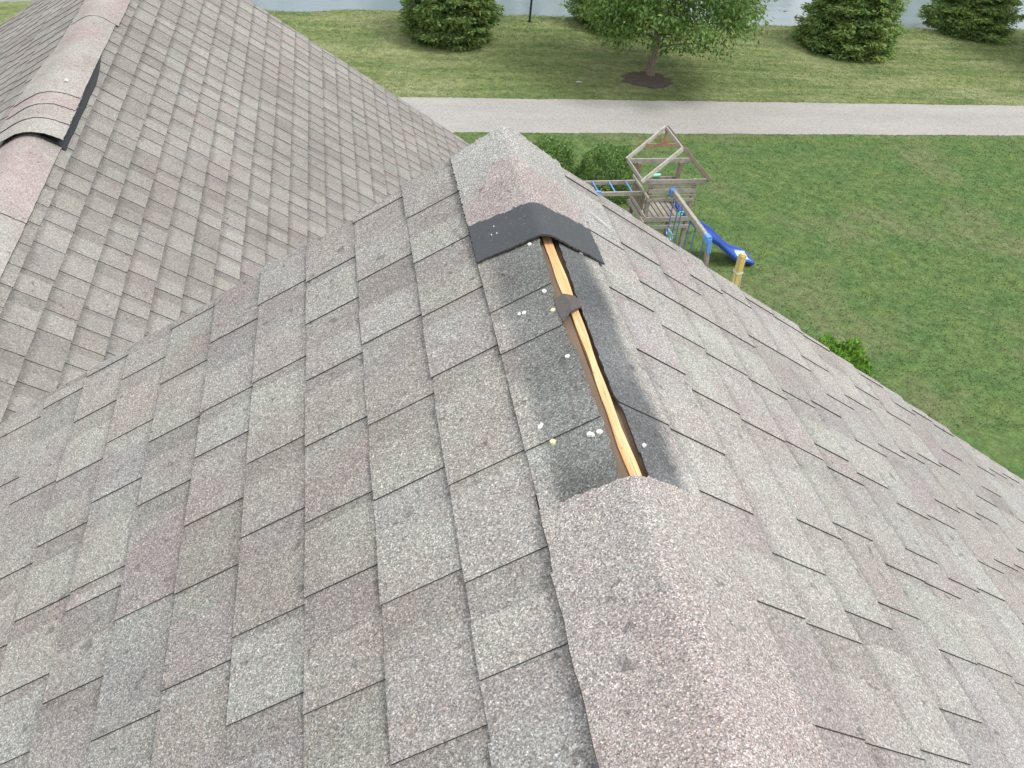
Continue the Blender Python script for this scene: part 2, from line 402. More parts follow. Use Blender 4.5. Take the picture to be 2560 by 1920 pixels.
# main roof, slope on the left of the ridge (it runs on as the left slope of the wing)
mb = MB()
shingle_courses(mb, -1, 0, RZ, D0, -1, 0, -4.0, 0.0, JL, PAL_L, top_d=.017, dark=dark_left)
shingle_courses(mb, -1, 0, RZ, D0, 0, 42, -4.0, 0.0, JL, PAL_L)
deck_slab(mb, -1, 0, RZ, .028, 6.1, -4.0, -.02)
roofL = mb.build("roof_slope", [M_SH, M_CUT, M_SHEATH], house)
roofL["label"] = "grey-green shingled slope left of the broken ridge"
mb = MB()
shingle_courses(mb, 1, 0, RZ, D0, -1, 0, -4.0, 0.0, JR, PAL_R, top_d=.028, dark=dark_right)
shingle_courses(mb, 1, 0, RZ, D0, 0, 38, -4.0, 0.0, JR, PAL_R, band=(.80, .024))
deck_slab(mb, 1, 0, RZ, .042, 5.55, -4.0, -.02)
roofR = mb.build("roof_slope", [M_SHR, M_CUT, M_SHEATH], house)
roofR["label"] = "paler shingled slope right of the broken ridge"
# wing
WX, WZ, WY = -1.97905, RZ - 1.30507, 6.915
mb = MB()
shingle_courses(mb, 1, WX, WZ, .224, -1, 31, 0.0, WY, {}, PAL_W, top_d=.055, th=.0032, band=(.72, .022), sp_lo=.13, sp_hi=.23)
deck_slab(mb, 1, WX, WZ, .055, 4.6, 0.02, WY - .02)
roofW = mb.build("roof_slope", [M_FAR, M_CUT, M_SHEATH], house)
roofW["label"] = "lower wing slope with small square looking tabs"
mb = MB()
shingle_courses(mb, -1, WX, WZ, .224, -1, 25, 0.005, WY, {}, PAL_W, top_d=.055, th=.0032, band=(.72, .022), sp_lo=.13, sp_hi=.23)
deck_slab(mb, -1, WX, WZ, .055, 3.72, 0.02, WY - .02)
roofW2 = mb.build("roof_slope", [M_FAR, M_CUT, M_SHEATH], house)
roofW2["label"] = "far side of the wing roof beyond its ridge"

# ridge caps -------------------------------------------------------
def crest(d, r=.032): return math.sqrt(d * d + r * r)
def ridge_cap(name, rx, rz, y0, y1, dl, dr, n0, n1, mat, cols, lift=None, th=.0045, bare=None, rag=(0, 0), ny=None, nd=26, r=.009, skew=(0, 0)):
    """one cap shingle bent over a ridge; y0 near edge, y1 far edge, dl/dr width on each slope"""
    mb = MB(); ny = ny or max(6, int((y1 - y0) / .025))
    ds = [-dl + (dl + dr) * i / nd for i in range(nd + 1)]
    ra = [R.normal(0, rag[0]) for _ in ds]; rb = [R.normal(0, rag[1]) for _ in ds]
    rl = [R.normal(0, .0012) for _ in range(ny + 1)]
    grid = []
    for j in range(ny + 1):
        f = j / ny; row = []
        for i, d in enumerate(ds):
            y = y0 + ra[i] * (1 - f) ** 6 + (y1 - y0) * f + rb[i] * f ** 6 + skew[0] * abs(d) * (1 - f) + skew[1] * abs(d) * f
            dd = d + (rl[j] if i in (0, nd) else 0)
            n = n0 + (n1 - n0) * f + (lift(d, y) if lift else 0) + .0006 * math.sin(y * 60 + d * 50)
            sgn = 1 if d >= 0 else -1
            s = crest(abs(dd), r)
            x = rx + dd * CC + n * SN * max(-1, min(1, d / r)); z = rz - s * SN + n * CC
            row.append((Vector((x, y, z)), d, y))
        grid.append(row)
    up = Vector((0, 0, th))
    for j in range(ny):
        for i in range(nd):
            q = [grid[j][i], grid[j][i + 1], grid[j + 1][i + 1], grid[j + 1][i]]
            ym = sum(p[2] for p in q) / 4; dm = sum(p[1] for p in q) / 4
            m = 0
            if bare and bare(dm, ym): m = 2
            mb.face([p[0] + up for p in q], [cols(p[1], p[2]) for p in q], m)
            mb.face([p[0] for p in q][::-1], (.05, .05, .05), 1)
    for i in range(nd):
        a, b = grid[0][i][0], grid[0][i + 1][0]; mb.face([a, b, b + up, a + up], (.05, .05, .05), 1)
        a, b = grid[ny][i][0], grid[ny][i + 1][0]; mb.face([b, a, a + up, b + up], (.05, .05, .05), 1)
    for j in range(ny):
        a, b = grid[j][0][0], grid[j + 1][0][0]; mb.face([b, a, a + up, b + up], (.05, .05, .05), 1)
        a, b = grid[j][nd][0], grid[j + 1][nd][0]; mb.face([a, b, b + up, a + up], (.05, .05, .05), 1)
    return mb.build(name, [mat, M_CUT, M_BAND], house)

def lerp3(a, b, f): f = min(1, max(0, f)); return tuple(a[i] + (b[i] - a[i]) * f for i in range(3))
PINK = (.338, .303, .288); GREEN = (.325, .325, .308); TAUPE = (.318, .297, .282)
def far_cols(d, y):
    yy = y + abs(d) * .55 + .02 * math.sin(d * 40)
    return lerp3(PINK, GREEN, (yy + .17) / .05)
ridge_far = ridge_cap("ridge_cap", 0, RZ, -.513, .004, .149, .166, .0105, .0105, M_CAP, far_cols,
                      bare=lambda d, y: y < -.383 + abs(d) * .26 + .006 * (hash2(round(d * 90), 3) - .5), rag=(.0012, .004), ny=110, nd=70, skew=(.16, -.12), r=.006)
ridge_far["label"] = "last cap before the gable, its bare black lap showing"
def near_cols(d, y):
    f = .5 + .5 * math.sin(y * 9 + .5) * math.cos(d * 7)
    return lerp3(PINK, TAUPE, f)
rn = ridge_cap("ridge_cap", 0, RZ, -1.62, -1.192, .152, .158, .017, .0115, M_CAP, near_cols, rag=(.002, .0013), nd=60, skew=(0, .10))
rn["label"] = "pink granule cap below the open slot"
rn2 = ridge_cap("ridge_cap", 0, RZ, -1.95, -1.302, .154, .145, .022, .0162, M_CAP, lambda d, y: lerp3(TAUPE, PINK, (-y - 1.36) / .2), rag=(.002, .0013), nd=60, skew=(0, .06), th=.003)
rn2["label"] = "cap nearest the camera, lapped over the pink one"
ridge_cap("ridge_cap", 0, RZ, -2.6, -1.9, .154, .147, .028, .0235, M_CAP, near_cols, rag=(.002, .003), nd=40)
# caps of the wing
def wing_cols(a, b=None):
    b = b or a
    return lambda d, y: lerp3(a, b, .5 + .5 * math.sin(y * 7 + d * 9))
WP = (.345, .298, .285); WG = (.335, .318, .296); WT = (.325, .298, .278)
def wcap(y0, y1, dl, dr, n0, n1, cols, lab=None, lift=None, **kw):
    o = ridge_cap("ridge_cap", WX, WZ, y0, y1, dl, dr, n0 + .007, n1 + .007, M_CAPF, cols, lift=lift, r=.05, th=.0028, ny=kw.get("ny", 16), nd=24, rag=(.002, .002))
    if lab: o["label"] = lab
    return o
def loose(d, y):
    e = min(1, max(0, (4.22 - y) / .5))
    return e * (.008 + .032 * max(0, d + .05) / .2) if d > -.05 else e * .008
wcap(.3, 1.35, .165, .165, .013, .012, wing_cols(WT, WP))
wcap(1.3, 2.05, .165, .166, .016, .013, wing_cols(WP, WG))
wcap(1.98, 3.0, .166, .166, .018, .012, wing_cols(WP, WT), "pinkish wing cap below the lifted run")
wcap(2.77, 3.02, .212, .155, .030, .026, wing_cols(WG), "front cap of the lifted run, dark underside open to view", loose)
wcap(2.95, 3.2, .212, .153, .0325, .029, wing_cols(WG, WT), "grey lifted cap second from the front", loose)
wcap(3.13, 3.36, .210, .150, .035, .0315, wing_cols(WP), "pink band in the lifted run of wing caps", loose)
wcap(3.29, 4.18, .208, .145, .0375, .018, wing_cols(WG, WT), "long pale top cap of the lifted run", loose)
wcap(4.1, 4.75, .185, .148, .018, .013, wing_cols(WP, WG))
wcap(4.68, 5.5, .168, .168, .017, .013, wing_cols(WP, WT))
wcap(5.45, 6.93, .166, .168, .016, .012, wing_cols(WP, WG))
# black vent body under the lifted run, its flange spread on the slope
mb = MB(); NV = 24
for i in range(NV):
    ya = 2.79 + (4.15 - 2.79) * i / NV; yb = 2.79 + (4.15 - 2.79) * (i + 1) / NV
    def vent(y):
        e = min(1, max(0, (4.17 - y) / .45)); w_f = .026 * min(1, .25 + e) + .026 * e + .0015 * math.sin(y * 21)
        return [sp(1, WX, WZ, .05, .009, y), sp(1, WX, WZ, .140 + w_f, .0085, y), sp(1, WX, WZ, .138 + w_f * .93, .013, y), sp(1, WX, WZ, .143, .014 + .020 * e, y), sp(1, WX, WZ, .05, .012 + .012 * e, y)]
    A = vent(ya); B = vent(yb)
    for q in range(5): mb.face([A[q], A[(q + 1) % 5], B[(q + 1) % 5], B[q]])
    if i == 0: mb.face(A[::-1])
    if i == NV - 1: mb.face(B)
mb.build("ridge_vent", M_VENT, house)

# the open slot ----------------------------------------------------
mb = MB()
n = 60
for i in range(n):
    y0 = -2.4 + 2.36 * i / n; y1 = -2.4 + 2.36 * (i + 1) / n
    def wl_(y): return .0035 + .0022 * math.sin(y * 13) + .001 * math.sin(y * 41)
    def wr_(y): return .0198 + .0022 * math.sin(y * 9 + 1) + .001 * math.sin(y * 37)
    z = RZ - .0165
    Q = lambda x, y, dz=0: (x, y, z + dz)
    xm0 = (wl_(y0) + wr_(y0)) / 2; xm1 = (wl_(y1) + wr_(y1)) / 2
    mb.face([Q(wl_(y0), y0), Q(xm0, y0, .0004), Q(xm1, y1, .0004), Q(wl_(y1), y1)])
    mb.face([Q(xm0, y0, .0004), Q(wr_(y0), y0), Q(wr_(y1), y1), Q(xm1, y1, .0004)])
    mb.face([Q(wl_(y0), y0, -.1), Q(wl_(y0), y0), Q(wl_(y1), y1), Q(wl_(y1), y1, -.1)])
    mb.face([Q(wr_(y0), y0), Q(wr_(y0), y0, -.1), Q(wr_(y1), y1, -.1), Q(wr_(y1), y1)])
mb.build("ridge_board", M_PINE, house)["label"] = "bright raw pine board bared in the open ridge slot"
mb = MB()
mb.box((-.0225, -2.4, RZ - .060), (.002, -.05, RZ - .0195)); mb.box((.0205, -2.4, RZ - .075), (.036, -.05, RZ - .0300))
mb.build("sheathing_edge", M_SHEATH, house)
# torn scrap of shingle bridging the slot
mb = MB()
pts = [(-.022, -.716), (-.004, -.712), (.020, -.706), (.028, -.722), (.026, -.737), (.012, -.752), (-.002, -.768), (-.0195, -.789), (-.0225, -.760)]
def zt(x, y): return RZ - abs(x) * SL * .8 + .0035 - .001 * math.sin(x * 120)
cx = (0.003, -.74)
for i in range(len(pts)):
    a = pts[i]; b = pts[(i + 1) % len(pts)]
    mb.face([(cx[0], cx[1], zt(*cx)), (a[0], a[1], zt(*a)), (b[0], b[1], zt(*b))])
    mb.face([(a[0], a[1], zt(*a)), (a[0], a[1], zt(*a) - .004), (b[0], b[1], zt(*b) - .004), (b[0], b[1], zt(*b))])
mb.build("shingle_scrap", M_FELT, house)

def nail(parent, side, d, y, mat, r=.0048, h=.0012, n=None, rx=0, rz=RZ, name="nail_head"):
    mb = MB(); nn = .0118 if n is None else (.0041 + .0372 * d if n < .02 and n > .008 and n < .0095 else n)
    k = 14; ring = []; top = []
    w = [random.uniform(.86, 1.14) for _ in range(k)]
    for i in range(k):
        a = 2 * math.pi * i / k
        ring.append(sp(side, rx, rz, d + math.cos(a) * r * w[i], nn - .003, y + math.sin(a) * r * w[i])); top.append(sp(side, rx, rz, d + math.cos(a) * r * .8 * w[i], nn + h, y + math.sin(a) * r * .8 * w[i]))
    for i in range(k):
        j = (i + 1) % k; mb.face([ring[i], ring[j], top[j], top[i]][::side])
    mb.face(top[::side])
    return mb.build(name, mat, parent)
for d, y in [(.032, -.511), (.035, -.677), (.034, -.879), (.025, -1.075), (.084, -.711), (.114, -1.009), (.041, -1.071)]: nail(roofL, -1, d, y, M_NAIL, n=.0085)
for d, y in [(.0935, -.7085), (.110, -1.006), (.037, -1.0745)]: nail(roofL, -1, d, y, M_NAIL, .0038, n=.0085)
for d, y in [(.031, -.743), (.101, -1.051)]: nail(roofL, -1, d, y, M_NAILC, .0052, n=.0085)
for d, y in [(.097, -.566), (.107, -.888)]: nail(roofL, -1, d, y, M_NAILG, .0058, .004, n=.0085)
nail(roofR, 1, .052, -1.096, M_NAIL, .0038, n=.0085)
for d, y in [(.093, -.504), (.108, -.722), (.106, -.87), (.103, -1.045)]: nail(roofR, 1, d, y, M_NAILG, .0055, .004, n=.0085)
nail(house, 1, .045, 3.45, M_NAIL, .011, .004, n=.065, rx=WX, rz=WZ)
# crumbs of granules on the bare lap
for d, y in [(.09, -.40), (.088, -.43), (.10, -.425)]: nail(ridge_far, -1, d, y, M_NAIL, .0014, .001, n=.0160, name="granule")

def scuff(parent, side, d0, y0, d1, y1, w):
    mb = MB(); n = 14; P0 = []; P1 = []
    for i in range(n + 1):
        f = i / n; ww = w * (.3 + .7 * math.sin(math.pi * f)) * random.uniform(.35, 1.1)
        d = d0 + (d1 - d0) * f + random.gauss(0, .001); y = y0 + (y1 - y0) * f
        P0.append(sp(side, 0, RZ, d, .0135, y - ww)); P1.append(sp(side, 0, RZ, d, .0135, y + ww))
    for i in range(n): mb.face([P0[i], P0[i + 1], P1[i + 1], P1[i]][::side])
    return mb.build("chalk_scuff", M_CHALK, parent)
scuff(roofR, 1, .205, -.22, .262, -.245, .0035)

# walls and trim below the roofs
mb = MB()
def gable(y, rx, rz, xl, xr, th):
    t = rz - .03
    for yy, fl in ((y, 1), (y - th, -1)):
        P = [(xl, yy, 0), (xr, yy, 0), (xr, yy, t - (xr - rx) * SL), (rx, yy, t - .02), (xl, yy, t - (rx - xl) * SL)]
        mb.face(P[::-fl])
gable(-.2, 0, RZ, -4.7, 4.3, .15)
mb.face([(4.3, -4, 0), (4.3, -.2, 0), (4.3, -.2, RZ - .03 - 4.3 * SL), (4.3, -4, RZ - .03 - 4.3 * SL)])
gable(WY - .2, WX, WZ, -4.7, 1.6, .15)
mb.face([(1.6, -.2, 0), (1.6, WY - .2, 0), (1.6, WY - .2, WZ - .03 - (1.6 - WX) * SL), (1.6, -.2, WZ - .03 - (1.6 - WX) * SL)])
mb.face([(-4.7, WY - .2, 0), (-4.7, -4, 0), (-4.7, -4, RZ - .03 - 4.7 * SL), (-4.7, WY - .2, RZ - .03 - 4.7 * SL)])
mb.build("wall", M_SIDING, house)
def rake(y, rx, rz, side, d0, d1):
    mb = MB()
    A = []
    for yy in (y - .02, y):
        for d in (d0, d1):
            for n_ in (-.16, -.021): A.append(sp(side, rx, rz, d, n_, yy))
    for q in ((0,1,3,2),(4,6,7,5),(0,4,5,1),(2,3,7,6),(1,5,7,3),(0,2,6,4)): mb.face([A[i] for i in q])
    mb.build("rake_board", M_TRIM, house)
rake(-.025, 0, RZ, 1, .0, 5.5); rake(-.025, 0, RZ, -1, .0, 2.3); rake(WY - .025, WX, WZ, 1, .0, 4.6); rake(WY - .025, WX, WZ, -1, .0, 3.7)

# ------------------------------------------------------------------ playset
k = N("weathered_timber", .85, .15)
gr = k.noise(7, 4, .65, k.map((1.5, 1.5, 1.5)))
wcol = k.mix(1.0, k.attr(), k.ramp(gr, [(.25, .68), (.5, 1), (.75, 1.22)]), 'MULTIPLY'); wcol = k.mix(1.0, wcol, k.ramp(k.noise(45, 3, .7), [(.3, .78), (.7, 1.18)]), 'MULTIPLY')
k.bump(gr, .3, .01); M_WOOD = k.out(wcol)
k = N("blue_plastic", .35, .5); M_BLUE = k.out(k.mix(k.noise(3, 3), (.022, .070, .36), (.035, .105, .45)))
k = N("light_blue_bracket", .4, .5); M_LBLUE = k.out(k.mix(k.noise(9, 3), (.10, .26, .68), (.17, .36, .78)))
k = N("pale_blue_plastic", .35, .5); M_PBLUE = k.out(k.mix(k.noise(8), (.20, .50, .78), (.28, .60, .85)))
k = N("mint_plastic", .4, .5); M_MINT = k.out(k.mix(k.noise(9), (.25, .80, .55), (.32, .88, .62)))
k = N("slide_bed_pale", .3, .5); M_PALE = k.out(k.mix(k.noise(9), (.45, .78, .85), (.55, .86, .9)))
k = N("coated_chain", .45, .5); M_CHAIN = k.out(k.mix(k.noise(60), (.06, .10, .30), (.10, .17, .42)))
WG1 = (.30, .265, .235); WG2 = (.345, .315, .285); WPALE = (.56, .53, .48); WBRN = (.255, .205, .165); WRED = (.36, .23, .15)
PX, PY, PT = 6.804, 15.405, .039
ps = empty("playset", (PX, PY, 0), PT)
tag(ps, "weathered timber climbing tower with an open roof frame, blue slide and monkey bars", "playset")
def part(name, fn, mats=M_WOOD, parent=ps, **kw):
    mb = MB(); fn(mb); return mb.build(name, mats, parent, **kw)
w_, L_, ze, za = .787, .537, 2.29, 3.04
for sx, sy in ((-.50, -.40), (.50, -.40), (-.52, .42), (.46, .42)):
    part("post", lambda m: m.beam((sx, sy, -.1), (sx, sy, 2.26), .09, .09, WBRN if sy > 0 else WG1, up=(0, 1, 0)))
for sy in (-L_, L_):
    for sx in (-1, 1):
        c = WPALE if sx < 0 else WBRN  # left rafters coloured paler: sky light on their upper faces painted in
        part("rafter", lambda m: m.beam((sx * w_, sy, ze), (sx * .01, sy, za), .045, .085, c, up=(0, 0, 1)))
part("ridge_beam", lambda m: m.beam((0, -L_ + .024, za - .035), (0, L_ - .024, za - .035), .04, .09, WG2))
for sx in (-1, 1):
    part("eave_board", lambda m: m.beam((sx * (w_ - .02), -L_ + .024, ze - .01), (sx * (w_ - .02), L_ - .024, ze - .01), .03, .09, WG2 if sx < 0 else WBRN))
part("tie_beam", lambda m: m.beam((-.74, -.46, 2.245), (.74, -.46, 2.245), .04, .10, WG2))
part("tie_beam", lambda m: m.beam((-.74, .46, 2.285), (.74, .46, 2.285), .04, .11, WG2))
def sunburst(m):
    m.beam((-.40, L_ - .05, 2.64), (.40, L_ - .05, 2.64), .03, .085, WRED)
    m.beam((0, L_ - .05, 2.685), (0, L_ - .05, 2.99), .03, .07, WRED)
    for a in (-.20, .20): m.beam((a * .18, L_ - .052, 2.69), (a, L_ - .052, 2.87), .025, .05, WRED)
part("sunburst_brace", sunburst)
# tower floor and side boards
def deck(m):
    for i in range(9): m.beam((-.52 + i * .125, -.43, 1.23), (-.52 + i * .125, .46, 1.23), .095, .028, WG2 if i % 2 else WG1)
part("deck", deck)
for z0, z1 in ((1.28, 1.385), (1.10, 1.18)): part("rim_board", lambda m: m.beam((-.60, -.468, (z0 + z1) / 2), (.55, -.468, (z0 + z1) / 2), .035, z1 - z0, WG2))
for z0, z1, c in ((2.165, 2.185, WG1), (2.115, 2.138, WG1), (1.975, 2.075, WG2), (1.895, 1.930, WG1), (1.775, 1.845, WG2)):
    part("guard_board", lambda m: m.beam((-.55, -.466, (z0 + z1) / 2), (.53, -.466, (z0 + z1) / 2), .03, z1 - z0, c))
for z0, z1 in ((1.925, 1.99), (1.46, 1.535), (1.30, 1.385)):
    part("side_board", lambda m: m.beam((-.62, -.70 if z0 > 1.4 else -.66, (z0 + z1) / 2), (-.62, .40, (z0 + z1) / 2), .035, z1 - z0, WG2))
def pickets(m):
    for i in range(8): m.beam((-.59, -.36 + i * .095, 1.30), (-.59, -.36 + i * .095, 1.93), .05, .02, WBRN, up=(1, 0, 0))
part("picket_panel", pickets)
part("rim_board", lambda m: m.beam((-.60, .50, 1.25), (.55, .50, 1.25), .035, .12, WG1))
part("far_rail", lambda m: m.beam((-.56, .475, 1.84), (.52, .475, 1.84), .03, .08, WG1))
part("lower_step", lambda m: m.beam((.10, -.47, .50), (.50, -.47, .50), .05, .09, WG2))
part("climbing_ladder", lambda m: ([m.beam((-.62 - .25, y, .0), (-.64, y, 1.2), .035, .08, WG1, up=(0, 1, 0)) for y in (-.25, .25)], [m.beam((-.62 - .25 + .05 * q, -.25, .22 * q + .2), (-.62 - .25 + .05 * q, .25, .22 * q + .2), .03, .07, WG1) for q in range(4)]))
# monkey bars
for yb in (.20, -.315): part("monkey_bar_beam", lambda m: m.beam((-2.75, yb, 1.90), (-.58, yb, 1.90), .04, .10, WG2))
for xr in (-.86, -1.245, -1.62, -2.0, -2.38): part("rung", lambda m: m.tube([(xr, .22, 1.925), (xr, -.335, 1.925)], .017, 8), M_LBLUE)
for yb in (.20, -.315):
    part("monkey_bar_leg", lambda m: m.beam((-2.72, yb, -.1), (-2.66, yb, 1.86), .08, .08, WG1, up=(0, 1, 0)))
part("bracket", lambda m: m.box((-1.70, -.345, 1.86), (-1.58, -.275, 1.965)), M_LBLUE)
# swing beam
SA = Vector((0.0, -.50, 2.02)); SB = Vector((.14, -2.30, 1.90))
part("swing_beam", lambda m: m.beam(SA, SB, .085, .125, (.36, .335, .29)))
part("bracket", lambda m: m.beam(SA + Vector((-.02, .06, 0)), SA + Vector((-.012, -.06, .0)), .13, .15), M_LBLUE)
def endbr(m):
    m.beam(SB + Vector((-.012, .10, .0)), SB + Vector((.0, -.05, .0)), .12, .155)
    m.beam(SB + Vector((.01, -.01, .02)), SB + Vector((.055, -.012, -.30)), .10, .11, up=(0, 1, 0))
part("bracket", endbr, M_LBLUE)
part("swing_leg", lambda m: m.beam(SB + Vector((.025, -.012, -.2)), (.42, -2.36, -.1), .085, .085, WG1, up=(0, 1, 0)))
# slide: a trough swept along its run
def slide_fn(m):
    path_ = [(.47, -.03, 1.27), (.60, -.035, 1.22), (.78, -.05, 1.05), (1.0, -.07, .86), (1.2, -.09, .70), (1.42, -.12, .585), (1.62, -.145, .43), (1.82, -.17, .27), (1.98, -.185, .165), (2.14, -.20, .115), (2.30, -.215, .115), (2.40, -.22, .10)]
    hs = [.16, .16, .15, .14, .14, .14, .13, .12, .11, .10, .07, .03]
    prof = lambda h: [(-.235, -.02), (-.265, h * .6), (-.25, h), (-.215, h), (-.195, h * .5), (-.175, .035), (-.1, .012), (0, .008), (.1, .012), (.175, .035), (.195, h * .5), (.215, h), (.25, h), (.265, h * .6), (.235, -.02)]
    sec = []
    for (x, y, z), h in zip(path_, hs): sec.append([Vector((x, y + a * 1.2, z + b)) for a, b in prof(h * 1.05)])
    for i in range(len(sec) - 1):
        n = len(sec[0])
        for j in range(n):
            jj = (j + 1) % n
            m.face([sec[i][j], sec[i + 1][j], sec[i + 1][jj], sec[i][jj]], m=1 if (4 < j < 9 and i > 8) else 0)
    m.face(sec[0]); m.face(sec[-1][::-1])
    m.tube([(2.40, -.50, .085), (2.425, -.22, .085), (2.40, .06, .085)], .052, 10)
part("slide", slide_fn, [M_BLUE, M_PALE], smooth=False, merge=True)

# swings: each hangs from the beam, so each is a thing of its own
def beam_pt(ly):
    f = (ly - SA.y) / (SB.y - SA.y); return SA + (SB - SA) * f
def W(lx, ly, z):
    c, s = math.cos(PT), math.sin(PT); return Vector((PX + c * lx - s * ly, PY + s * lx + c * ly, z))
def hanging(name, lab, cat, la, lb, zb, kind, grp=None):
    mid = beam_pt((la + lb) / 2); t = empty(name, W(mid.x, mid.y, 0), PT); tag(t, lab, cat, grp)
    for ly, sgn in ((la, 1), (lb, -1)):
        p = beam_pt(ly); top = Vector((p.x - mid.x, p.y - mid.y, p.z - .06)); sway = -.02 * sgn
        mb = MB(); n = 24
        for i in range(n):
            a = top.lerp(Vector((top.x, top.y + sway, zb)), i / n); b = top.lerp(Vector((top.x, top.y + sway, zb)), (i + .8) / n)
            mb.beam(a, b, .016 if i % 2 else .024, .024 if i % 2 else .016, up=(0, 1, 0))
        mb.build("chain", M_CHAIN, t)
    if kind == 'belt':
        mb = MB(); pts = [(0, (lb - la) / 2 * f, zb - .16 + .16 * abs(f) ** 1.7) for f in np.linspace(-1, 1, 13)]
        for a, b in zip(pts[:-1], pts[1:]): mb.beam(a, b, .13, .012)
        mb.build("seat", M_BLUE, t)
    else:
        mb = MB(); mb.tube([(0, (lb - la) / 2 - .02, zb), (0, (la - lb) / 2 + .02, zb)], .017, 8); mb.build("bar", M_PBLUE, t)
        for sg in (1, -1):
            mb = MB(); cy = sg * (lb - la) / 2
            mb.tube([(0, cy + .055 * math.sin(a), zb - .075 + .075 * math.cos(a)) for a in np.linspace(0, 2 * math.pi * .86, 12)], .013, 6); mb.build("ring", M_PBLUE, t)
    return t
hanging("trapeze_swing", "pale blue trapeze bar with rings hanging nearest the timber tower", "swing", -.60, -.86, 1.17, 'trapeze')
hanging("belt_swing", "blue belt swing hanging in the middle of the swing beam", "swing", -1.02, -1.46, .62, 'belt', "belt swings under the swing beam")
hanging("belt_swing", "blue belt swing hanging beside the blue end bracket of the beam", "swing", -1.72, -2.14, .62, 'belt', "belt swings under the swing beam")
# mint green toys
def toy(name, lab, cat, loc, fn):
    mb = MB(); fn(mb); o = mb.build(name, M_MINT, smooth=False); o.location = loc; o.rotation_euler = (0, 0, PT); return tag(o, lab, cat)
toy("toy_telescope", "mint green toy block on the far rail inside the timber tower", "toy", W(-.04, .475, 1.88), lambda m: (m.beam((-.075, 0, .035), (.075, 0, .045), .07, .07, bev=.3), m.tube([(.07, 0, .045), (.10, 0, .048)], .028, 8)))
toy("toy_scope", "mint green plastic grip at the top of the blue slide", "toy", W(.44, -.20, 1.245), lambda m: (m.beam((-.08, -.03, .04), (.08, -.03, .04), .06, .07, bev=.3), m.tube([(-.08, -.03, .07), (-.04, -.03, .12), (.05, -.03, .12), (.08, -.03, .07)], .018, 8)))

# yellow post with cord
k = N("fresh_yellow_timber", .75, .2)
gy = k.noise(6, 4, .65, k.map((3, 3, .5))); M_YEL = k.out(k.mix(k.ramp(gy, [(.3, 0), (.7, 1)]), (.56, .40, .13), (.70, .56, .24)))
pb = Vector((7.55, 12.5, 0))
mb = MB(); mb.beam((0, 0, -.3), (0, 0, 1.90), .13, .13, up=(0, 1, 0), bev=.08); mb.beam((0, 0, 1.90), (0, 0, 1.925), .10, .10, up=(0, 1, 0), bev=.2)
post = mb.build("wooden_post", M_YEL); post.location = pb; post.rotation_euler = (0, 0, .25)
tag(post, "square fresh yellow timber post standing on the lawn before the slide", "post")
k = N("white_cord", .8, .1); M_CORD = k.out(k.mix(k.noise(200), (.62, .66, .58), (.75, .78, .70)))
mb = MB()
for z in (1.50, 1.525): mb.tube([Vector((math.copysign(.074, math.cos(a)) if abs(math.cos(a)) > .5 else math.cos(a) * .1, math.copysign(.074, math.sin(a)) if abs(math.sin(a)) > .5 else math.sin(a) * .1, z + .012 * math.sin(a))) for a in np.linspace(0, 2 * math.pi, 17)], .0055, 6)
mb.tube([(-.075, -.02, 1.53), (-.10, -.06, 1.2), (-.12, -.1, .75), (-.13, -.12, .1)], .006, 6); mb.tube([(.075, -.03, 1.53), (.085, -.07, 1.2), (.10, -.1, .7), (.12, -.12, .1)], .006, 6)
cord = mb.build("cord", M_CORD); cord.location = pb; cord.rotation_euler = (0, 0, .25)
tag(cord, "thin white cord knotted round the yellow post with loose ends hanging", "cord")

# dark pole by the pond
k = N("dark_painted_steel", .5, .4); M_POLE = k.out(k.mix(k.noise(6), (.018, .022, .04), (.035, .04, .06)))
pl = empty("pole", (6.95, 31.8, gz(6.95, 31.8))); tag(pl, "slender dark navy pole at the pond edge between the shrub and the tree", "pole")
mb = MB(); mb.tube([(0, 0, -.2), (0, 0, 3.6)], [.042, .036], 10); mb.build("shaft", M_POLE, pl)
mb = MB(); mb.tube([(0, 0, .0), (0, 0, .05), (0, 0, .06)], [.075, .075, .04], 12); mb.build("base", M_POLE, pl)

# small pale litter on the grass by the path
k = N("pale_litter", .8, .2); M_LIT = k.out(k.mix(k.noise(20), (.38, .40, .35), (.5, .52, .46)))
for (x, y, lab) in ((7.55, 26.15, "scrap of pale paper lying on the grass left of the mulch ring"),):
    mb = MB(); a = [(-.11, -.02, .02), (.0, -.035, .045), (.12, -.015, .02), (.10, .03, .03), (-.02, .04, .05), (-.10, .025, .02)]
    sc = 1.0 if x > 6 else .6
    mb.face([(p[0] * sc, p[1] * sc, p[2]) for p in a]); mb.face([(p[0] * sc, p[1] * sc, p[2] - .008) for p in a][::-1])
    for i in range(6):
        p, q = a[i], a[(i + 1) % 6]; mb.face([(p[0] * sc, p[1] * sc, p[2]), (p[0] * sc, p[1] * sc, p[2] - .008), (q[0] * sc, q[1] * sc, q[2] - .008), (q[0] * sc, q[1] * sc, q[2])])
    o = mb.build("litter", M_LIT); o.location = (x, y, gz(x, y)); tag(o, lab, "litter")

